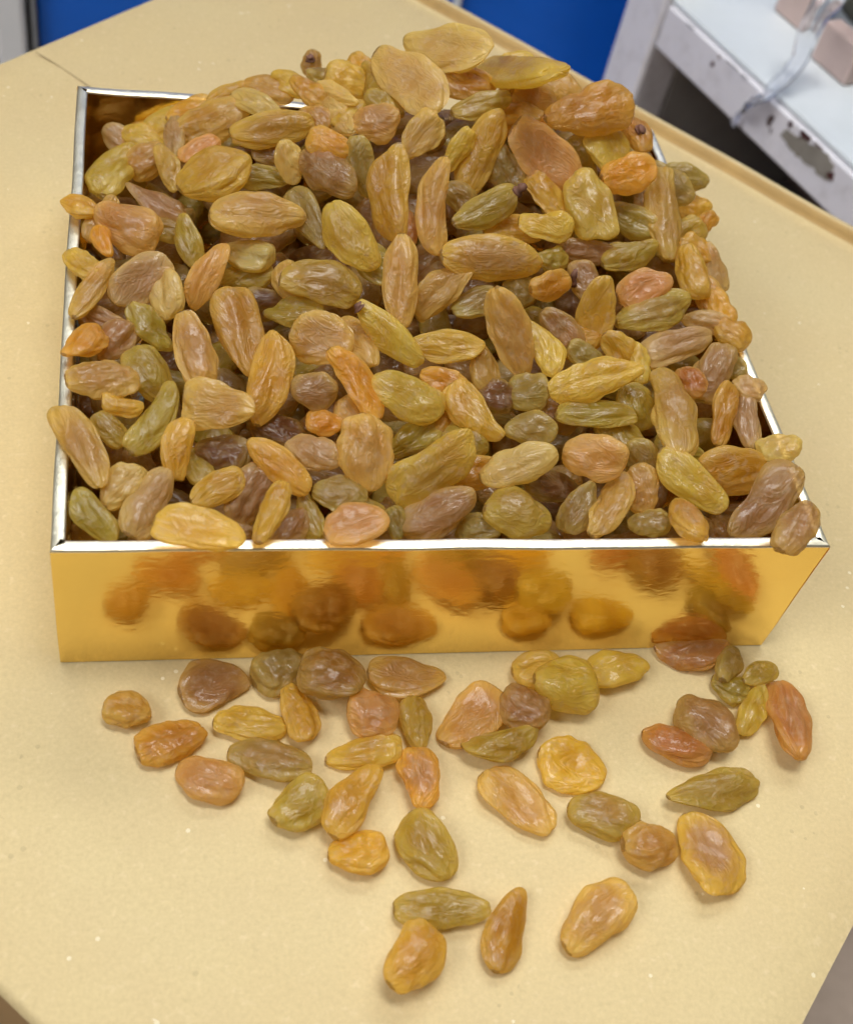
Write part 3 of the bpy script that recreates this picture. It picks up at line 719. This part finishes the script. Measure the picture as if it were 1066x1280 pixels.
LOOSE = [
 (160,886,62,50,5,'tan',0,R_,0,'small round brown raisin lying farthest left on the cardboard'),
 (267,854,90,66,-15,'mauve',0,F_,.5,'mauve pink raisin beside the box front\'s left end'),
 (214,926,94,54,-20,'orange',0,P_,.3,'glossy orange raisin right of the small round brown one'),
 (260,975,86,62,20,'pink',0,P_,.5,'pink topped round raisin at lower left of the scatter'),
 (312,905,94,46,5,'yellow',0,L_,0,'pale yellow raisin between the mauve and grey tan ones'),
 (337,950,110,52,10,'greyol',0,L_,.5,'grey tan pointed raisin with a yellow lower edge'),
 (350,837,70,60,-20,'greyol',0,P_,0,'pale olive raisin touching the box front, left half'),
 (374,889,82,46,72,'gold',.2,L_,0,'golden upright raisin below the pale olive one'),
 (415,842,86,68,15,'brown',.8,P_,0,'wrinkled olive brown raisin overlapping the pale olive one'),
 (466,892,68,64,10,'pink',.3,R_,.6,'pink orange raisin beside a lumpy olive brown one'),
 (508,847,100,54,0,'tan',0,F_,.5,'flat tan raisin with mauve middle near box front'),
 (520,903,68,44,85,'olive',.2,P_,0,'small lumpy olive brown raisin with deep folds'),
 (455,941,100,46,-10,'yellow',0,L_,.2,'yellow green raisin lying level under the pink orange one'),
 (376,1009,80,64,-40,'olive',0,P_,0,'olive gold raisin on the left of an overlapping pair'),
 (440,997,104,60,-55,'gold',.5,P_,.2,'olive tan raisin on the right of an overlapping pair'),
 (448,1068,78,58,-5,'bright',0,P_,0,'bright yellow orange raisin below the overlapping pair'),
 (523,973,78,56,85,'orange',0,P_,.9,'orange raisin with a reddish middle and pointed top'),
 (532,1059,98,66,55,'olive',0,L_,.1,'green olive raisin alone in the lower middle'),
 (592,898,98,66,-50,'peach',0,F_,.2,'peach raisin with a notch, beside a mauve brown one'),
 (655,886,68,62,40,'mauve',.4,P_,.3,'mauve brown raisin right of the notched peach one'),
 (628,931,102,46,-12,'olive',.5,B_,0,'folded olive gold raisin across the mauve brown one'),
 (648,1000,114,62,42,'peach',0,F_,.1,'peach orange raisin with fine parallel wrinkles'),
 (714,958,92,74,20,'bright',0,F_,0,'flat bright yellow orange raisin with a dark fleck'),
 (754,1018,94,60,12,'olive',0,P_,.5,'olive green raisin with a grey middle'),
 (707,853,86,72,10,'yellow',.5,R_,0,'round yellow green raisin near the box front'),
 (672,840,66,54,0,'yellow',0,P_,0,'yellow raisin half hidden behind the round yellow green one'),
 (772,836,82,50,-8,'yellow',0,P_,0,'yellow green raisin touching box front, right half'),
 (868,819,94,44,-8,'red',0,B_,.5,'reddish curled raisin touching the box front\'s right end'),
 (911,830,46,38,-70,'greyol',.5,P_,0,'small pale olive raisin at the reddish curled one\'s end'),
 (912,860,52,38,20,'olive',0,P_,0,'small shaded olive raisin under the pale olive one'),
 (950,841,46,32,-15,'olive',.7,P_,0,'small blunt olive raisin farthest right by the box'),
 (942,887,74,38,-70,'yellow',.2,L_,0,'narrow olive yellow raisin left of the pink red one'),
 (987,899,100,56,75,'red',0,L_,.7,'pink red raisin farthest right on the cardboard'),
 (885,903,94,64,35,'mauve',0,P_,.4,'mauve brown raisin behind the red orange one'),
 (846,930,94,48,15,'red',.2,P_,.1,'red orange pointed raisin at right of the scatter'),
 (891,990,116,56,-10,'olive',0,L_,.2,'large olive tan raisin above the purple centred one'),
 (888,1065,114,76,65,'gold',.3,F_,.9,'purple centred raisin with a broad yellow tan rim'),
 (812,1058,68,66,0,'tan',0,R_,.2,'small round tan raisin left of the purple centred one'),
 (552,1136,124,54,0,'olive',0,L_,0,'long olive gold raisin at the bottom, lying level'),
 (520,1196,96,76,-50,'gold',.6,P_,.2,'golden raisin overlapping the long olive gold bottom one'),
 (632,1161,114,54,-75,'amber',0,L_,0,'orange brown upright raisin at the bottom middle'),
 (744,1146,112,74,-42,'peach',0,P_,.6,'pinkish tan raisin alone at bottom right'),
]
made = []
for i, r in enumerate(HEAP + LOOSE):
    board = i >= len(HEAP)
    o, a, b, c = build_raisin(*r[:9], board, i, r[9])
    made.append((r, o, a, b, c, board))

# labels: the striking ones by their look, the rest by the striking neighbour they lie next to
COLW = {'gold': 'golden', 'yellow': 'yellow', 'pale': 'pale yellow', 'olive': 'olive', 'greyol': 'grey olive', 'tan': 'tan', 'peach': 'peach', 'pink': 'pink',
        'orange': 'orange', 'bright': 'orange', 'red': 'red orange', 'amber': 'amber', 'brown': 'brown', 'mauve': 'mauve', 'lilac': 'lilac tan', 'dark': 'dark purple'}
marks = [(r, r[9]) for (r, o, a, b, c, bd) in made if r[9] and not bd]
used = set()
DIRS = [(-45, 45, 'right of'), (45, 135, 'below'), (135, 225, 'left of'), (225, 315, 'above')]
for (r, o, a, b, c, bd) in made:
    if r[9]:
        lab = r[9]
    else:
        cand = sorted(marks, key=lambda m: math.hypot(m[0][0] - r[0], m[0][1] - r[1])); lab = None
        size = 'small ' if r[2] * r[3] < 1900 else ''
        for m, h in cand[:8]:
            an = math.degrees(math.atan2(r[1] - m[1], r[0] - m[0])) % 360
            rel = next(w for lo, hi, w in DIRS if lo <= an < hi or lo <= an - 360 < hi)
            t = f'{size}{COLW[r[5]]} raisin {rel} the {h}'
            if t not in used and (rel, h) not in used and len(t.split()) <= 16: lab = t; used.add((rel, h)); break
    used.add(lab)
    tag(o, lab, 'raisin', 'loose raisins spilled on the cardboard' if bd else 'raisins heaped in the gold box')

# stalk stubs and twigs still on a few raisins
def stub(row_label, px, py, length, rad, dirpx, lift=0.0):
    for (r, o, a, b, c, bd) in made:
        if r[9] == row_label: break
    P0 = np.array(o.matrix_world.translation); n = CAM_C - P0; n /= np.linalg.norm(n)
    A0 = on_plane(px, py, P0 + n * (c * 0.9 + lift), n); A1 = on_plane(px + dirpx[0], py + dirpx[1], P0 + n * (c * 0.9 + lift + length * .35), n)
    d = Vector(A1 - A0).normalized(); bm = bmesh.new(); rows = []
    s1 = d.orthogonal().normalized(); s2 = d.cross(s1)
    for k in range(6):
        f = k / 5; rr = rad * (1.25 - .5 * f + .25 * math.sin(k * 2.3)); cc = Vector(A0) + d * length * (f - 0.25) + s1 * 0.0003 * math.sin(k * 1.3)
        rows.append([bm.verts.new(cc + (s1 * math.cos(t) + s2 * math.sin(t)) * rr * (1 + .12 * math.sin(3 * t + k))) for t in [2 * math.pi * j / 10 for j in range(10)]])
    for x0, x1 in zip(rows, rows[1:]):
        for j in range(10): bm.faces.new((x0[j], x0[(j + 1) % 10], x1[(j + 1) % 10], x1[j]))
    bm.faces.new(rows[0][::-1]); bm.faces.new(rows[-1])
    s = obj('stalk_stub', from_bm(bm, 'stalk_stub'), STALK, smooth=True)
    s.parent = o; s.matrix_parent_inverse = o.matrix_world.inverted()
stub('olive gold raisin with a brown stalk stub', 648, 238, 0.0035, 0.0013, (10, -8))
stub('mauve raisin carrying a short pale twig', 716, 352, 0.005, 0.0009, (4, -18), .001)
stub('dark tipped amber raisin at the back right corner', 800, 163, 0.002, 0.0016, (6, -4))
stub('long yellow raisin with a dark tip, heap\'s middle', 449, 384, 0.0016, 0.0012, (-6, -6))
stub('small brown raisin tip peeking over the heap\'s back', 388, 74, 0.002, 0.0012, (0, -8))

# the deeper raisins that fill the gaps: a mass nobody could count
fv, ff, off = [], [], 0
rng = np.random.default_rng(5)
for lay, (depth, step) in enumerate(((0.0185, 0.0118), (0.0245, 0.0125), (0.0310, 0.013))):
    yy = 0.011
    while yy < BDEP - 0.010:
        xx = 0.011
        while xx < BWID - 0.010:
            x = min(max(xx + rng.normal(0, .0022), 0.0095), BWID - 0.0095); y = min(max(yy + rng.normal(0, .0022), 0.0095), BDEP - 0.0095)
            n = heap_n(x, y); P = np.array([x, y, heap(x, y)]) - np.array([n[0] * .3, n[1] * .3, 1]) * (depth * (0.65 if min(x, BWID - x, y) < 0.02 and not (x < 0.05 and y > 0.13) else 1.0))
            P[2] = max(P[2], 0.009)
            a = rng.uniform(.0085, .0108); b = rng.uniform(.0048, .0062); c = b * rng.uniform(.6, .8)
            pts = raisin_verts(rng, a, b, c, ['long', 'plump', 'bent'][int(rng.integers(3))], TT2, PP2, 0.8)
            A = rng.normal(0, 1, 3); A -= n * np.dot(A, n) * 0.75; A /= np.linalg.norm(A)
            Bv = np.cross(n + rng.normal(0, .3, 3), A); Bv /= np.linalg.norm(Bv); Nn = np.cross(A, Bv)
            w = pts @ np.stack([A, Bv, Nn], 1).T + P
            m = TH + 0.0004
            if w[:, 2].min() < BH + 0.001:
                w[:, 0] = np.clip(w[:, 0], m, BWID - m); w[:, 1] = np.clip(w[:, 1], m, BDEP - m)
            fv.append(w); ff += [tuple(k + off for k in f) for f in FACES2]; off += len(w)
            xx += step * 1.25
        yy += step
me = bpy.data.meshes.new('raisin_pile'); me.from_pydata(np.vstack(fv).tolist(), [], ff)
o = obj('raisin_pile', me, RAISIN_SHADED, smooth=True)
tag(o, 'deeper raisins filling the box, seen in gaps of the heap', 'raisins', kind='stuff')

# ------------------------------------------------------------------ background
def frame(origin, along):
    e1 = Vector(along).normalized(); e2 = Vector((0, 0, 1)).cross(e1); return (e1, e2, Vector((0, 0, 1)))
# blue cabinet behind the carton
YB = 0.645
def xb(px, py=0):
    d = ray(px, py); s = (YB - CAM_C[1]) / d[1]; return (CAM_C + d * s)[0]
cab = tag(empty('blue_cabinet', (0.1, YB, -0.30)), 'bright blue panelled cabinet with pale posts behind the carton', 'cabinet')
BLUE = mat_plain('blue_laminate', (0.006, 0.15, 0.75, 1), 0.45, 0.10, 6, 0.35)
POST = mat_plain('grey_white_post', (0.80, 0.84, 0.87, 1), 0.5, 0.06, 10)
SEAL = mat_plain('dark_metal_edge', (0.10, 0.11, 0.12, 1), 0.4, 0.1, 30)
def cb(nm, x0, x1, y0, y1, mat, bev=0.003, z1=0.75):
    o = obj(nm, box_mesh(nm, (x0, y0, -0.299), (x1, y1, z1), bev), mat); o.parent = cab; o.matrix_parent_inverse = Matrix.Translation((-0.1, -YB, 0.30)); return o
xa, xb1, xc, xd, xe, xf = xb(1), xb(31), xb(38), xb(45), xb(566), xb(577)
cb('post', xa - 0.004, xb1, YB - 0.012, YB + 0.03, POST)
cb('door_edge', xb1 + 0.0005, xc, YB - 0.004, YB + 0.03, SEAL, 0.001)
cb('door_edge', xc + 0.0005, xd, YB - 0.008, YB + 0.03, mat_plain('grey_metal_edge', (0.25, 0.27, 0.29, 1), 0.35, 0.1, 30), 0.001)
cb('blue_panel', xd + 0.0005, xe, YB, YB + 0.03, BLUE, 0.002)
cb('post', xe + 0.0005, xf - 0.0005, YB - 0.005, YB + 0.03, POST, 0.002)
cb('blue_panel', xf, xf + 0.42, YB, YB + 0.03, BLUE, 0.002)
cb('back_body', xa, xf + 0.42, YB + 0.0305, YB + 0.35, SEAL, 0.004)
o = obj('wooden_stand', box_mesh('wooden_stand', (xa - 0.35, YB + 0.0, -0.30), (xa - 0.012, YB + 0.3, 0.4), 0.004), mat_plain('brown_wood', (0.20, 0.11, 0.05, 1), 0.55, .2, 40))
tag(o, 'brown wooden stand left of the pale cabinet post', 'stand')

# worn white bench at the upper right
ZT = -0.10
k0 = Vector(on_z(838, -3, ZT)); k1 = Vector(on_z(1066, 207, ZT)); E1 = (k1 - k0).normalized(); E2 = Vector((0, 0, 1)).cross(E1)
if E2.x < 0: E2 = -E2
PAINT = mat_peeling(); DARKWOOD = mat_plain('grey_brown_board', (0.22, 0.155, 0.125, 1), 0.7, .15, 25)
TOPM = mat_plain('white_painted_top', (0.76, 0.81, 0.83, 1), 0.45, .05, 14)
bench = tag(empty('painted_bench', (k0.x, k0.y, -0.30)), 'worn white painted bench with peeling edge at upper right', 'bench')
def bp(nm, lo, hi, mat, bev=0.002):
    o = obj(nm, box_mesh(nm, lo, hi, bev, 2, (E1, E2, Zv), k0), mat); o.parent = bench; o.matrix_parent_inverse = Matrix.Translation((-k0.x, -k0.y, 0.30)); return o
LB = 0.62; THK = 0.034
bp('top_board', (0.0, 0.0025, -0.0040), (LB, 0.24, 0.0), TOPM, 0.001)
bp('front_edge', (0.0005, 0.0, -THK), (LB, 0.022, -0.0045), PAINT, 0.0015)
bp('end_post', (-0.037, -0.002, -0.199), (-0.0005, 0.030, 0.30), PAINT, 0.003)
bp('end_panel', (-0.030, 0.0305, -0.199), (-0.0008, 0.215, -0.0045), mat_plain('grey_paint', (0.36, 0.34, 0.32, 1), 0.6, .08, 20), 0.001)
bp('back_panel', (0.0, 0.20, -0.199), (LB, 0.215, -0.006), DARKWOOD, 0.001)
bp('bottom_shelf', (0.0, 0.012, -0.199), (LB, 0.1995, -0.180), mat_plain('dark_shelf', (0.10, 0.08, 0.08, 1), 0.7, .1, 20), 0.001)
bp('far_panel', (LB - 0.03, 0.0305, -0.1795), (LB, 0.1995, -0.0345), DARKWOOD, 0.001)
# bare patch and paint chips on the front edge
def edge_uv(px, py):
    p = on_plane(px, py, np.array(k0), np.array(E2)); q = Vector(p) - k0; return q.dot(E1), q.z
def chip(pts, nm, mat, proud):
    rag = []
    for i, (px, py) in enumerate(pts):
        qx, qy = pts[(i + 1) % len(pts)]
        for f in (0, .25, .5, .75):
            k = 0.12 * math.hypot(qx - px, qy - py); rag.append((px + (qx - px) * f + random.uniform(-k, k), py + (qy - py) * f + random.uniform(-k, k)))
    pts = rag
    bm = bmesh.new(); lo_, hi_ = [], []
    for px, py in pts:
        a, z = edge_uv(px, py); z = max(min(z, -0.0050), -THK + 0.0004)
        lo_.append(bm.verts.new(k0 + E1 * a + E2 * 0.001 + Zv * z)); hi_.append(bm.verts.new(k0 + E1 * a - E2 * proud + Zv * z))
    bm.faces.new(hi_)
    for i in range(len(pts)):
        j = (i + 1) % len(pts); bm.faces.new((lo_[i], lo_[j], hi_[j], hi_[i]))
    bmesh.ops.recalc_face_normals(bm, faces=bm.faces[:])
    o = obj(nm, from_bm(bm, nm), mat); o.parent = bench; o.matrix_parent_inverse = Matrix.Translation((-k0.x, -k0.y, 0.30)); return o
BARE = mat_plain('bare_grey_wood', (0.33, 0.30, 0.25, 1), 0.8, .15, 60); CHIP = mat_plain('red_brown_chip', (0.09, 0.028, 0.025, 1), 0.7, .2, 90)
chip([(976,168),(984,161),(994,168),(1008,176),(1022,184),(1034,192),(1042,206),(1040,216),(1034,226),(1020,214),(1002,198),(986,182)], 'bare_patch', BARE, 0.0004)
for cpts in ([(910,72),(917,68),(925,73),(924,82),(917,82)], [(890,76),(893,77),(892,83),(888,81)], [(898,68),(901,70),(899,74)], [(987,150),(991,152),(989,160),(985,157)],
             [(1000,164),(1008,163),(1016,172),(1010,176),(1003,172)], [(1033,216),(1042,214),(1041,226),(1036,224)], [(1008,150),(1014,152),(1018,160),(1011,158)], [(862,18),(868,20),(872,27),(866,25)], [(930,84),(936,86),(938,92)], [(1020,172),(1030,182),(1028,186),(1018,178)]):
    chip(cpts, 'paint_chip', CHIP, 0.0006)
# pink blocks on the bench
PINK = mat_plain('pinkish_wood', (0.62, 0.47, 0.42, 1), 0.6, .06, 30)
def on_bench(px, py):
    p = Vector(on_z(px, py, ZT)) - k0; return p.dot(E1), p.dot(E2)
for (c0, c1, lab) in (((964, 12), (1000, 40), 'pinkish wooden block farther back on the white bench'), ((1008, 72), (1056, 108), 'pinkish wooden block nearer on the white bench')):
    a0, b0 = on_bench(*c0); a1, b1 = on_bench(*c1); bb = (b0 + b1) / 2
    o = obj('wooden_block', box_mesh('wooden_block', (a0, bb, 0.0003), (a1, bb + 0.013, 0.026), 0.002, 2, (E1, E2, Zv), k0), PINK)
    tag(o, lab, 'block', 'pinkish blocks on the bench')
# dull green sack behind the blocks
a0, b0 = on_bench(1040, 40)
bm = bmesh.new(); bmesh.ops.create_icosphere(bm, subdivisions=4, radius=1.0)
for v in bm.verts:
    q = v.co.copy(); f = 1 + .12 * noise.noise(q * 2.3) + .05 * noise.noise(q * 6)
    zz = max(q.z * 0.06 * f + 0.05, 0.0006)
    v.co = k0 + E1 * (a0 + 0.01 + q.x * 0.10 * f) + E2 * (b0 + 0.060 + q.y * 0.06 * f) + Zv * zz
tag(obj('sack', from_bm(bm, 'sack'), mat_plain('dull_green_cloth', (0.12, 0.115, 0.085, 1), 0.85, .25, 40, bump=.4), smooth=True), 'dull green grey sack behind the pinkish blocks', 'sack')
# clear plastic strip hanging over the bench edge
t = NT('clear_plastic'); t.set(Base_Color=(0.93, 0.94, 0.98, 1), Roughness=0.10, IOR=1.3); t.b.inputs['Transmission Weight'].default_value = 0.93
path = []
for px, py, z, w in ((1046,-8,ZT+.055,.016),(1022,18,ZT+.045,.015),(1008,45,ZT+.034,.013),(1000,72,ZT+.022,.011),(984,94,ZT+.012,.010),(966,110,ZT+.0065,.009),(950,124,ZT+.004,.0075)):
    path.append((Vector(on_z(px, py, z)), w))
last = path[-1][0]
a_, z_ = edge_uv(936, 138); path.append((k0 + E1 * a_ - E2 * 0.004 + Zv * z_, .0075)); a_, z_ = edge_uv(924, 154); path.append((k0 + E1 * a_ - E2 * 0.006 + Zv * z_, .0070))
bm = bmesh.new(); rows = []
for i, (c, w) in enumerate(path):
    d = (path[min(i + 1, len(path) - 1)][0] - path[max(i - 1, 0)][0]).normalized(); s = d.cross(E2 * -0.5 + Zv).normalized(); up = s.cross(d).normalized()
    prof_ = [(-1, 0), (-.5, .28), (0, .1), (.5, .32), (1, 0.05), (.5, .22), (0, .0), (-.5, .18)]
    rows.append([bm.verts.new(c + s * (w * .5 * q0) + up * (w * .5 * q1)) for q0, q1 in prof_])
for x0, x1 in zip(rows, rows[1:]):
    for j in range(8): bm.faces.new((x0[j], x0[(j + 1) % 8], x1[(j + 1) % 8], x1[j]))
bm.faces.new(rows[0]); bm.faces.new(rows[-1][::-1])
bmesh.ops.recalc_face_normals(bm, faces=bm.faces[:])
bmesh.ops.subdivide_edges(bm, edges=bm.edges[:], cuts=1, use_grid_fill=True, smooth=0.6)
tag(obj('plastic_strip', from_bm(bm, 'plastic_strip'), t.m, smooth=True), 'crumpled clear plastic strip hanging over the bench edge', 'plastic')
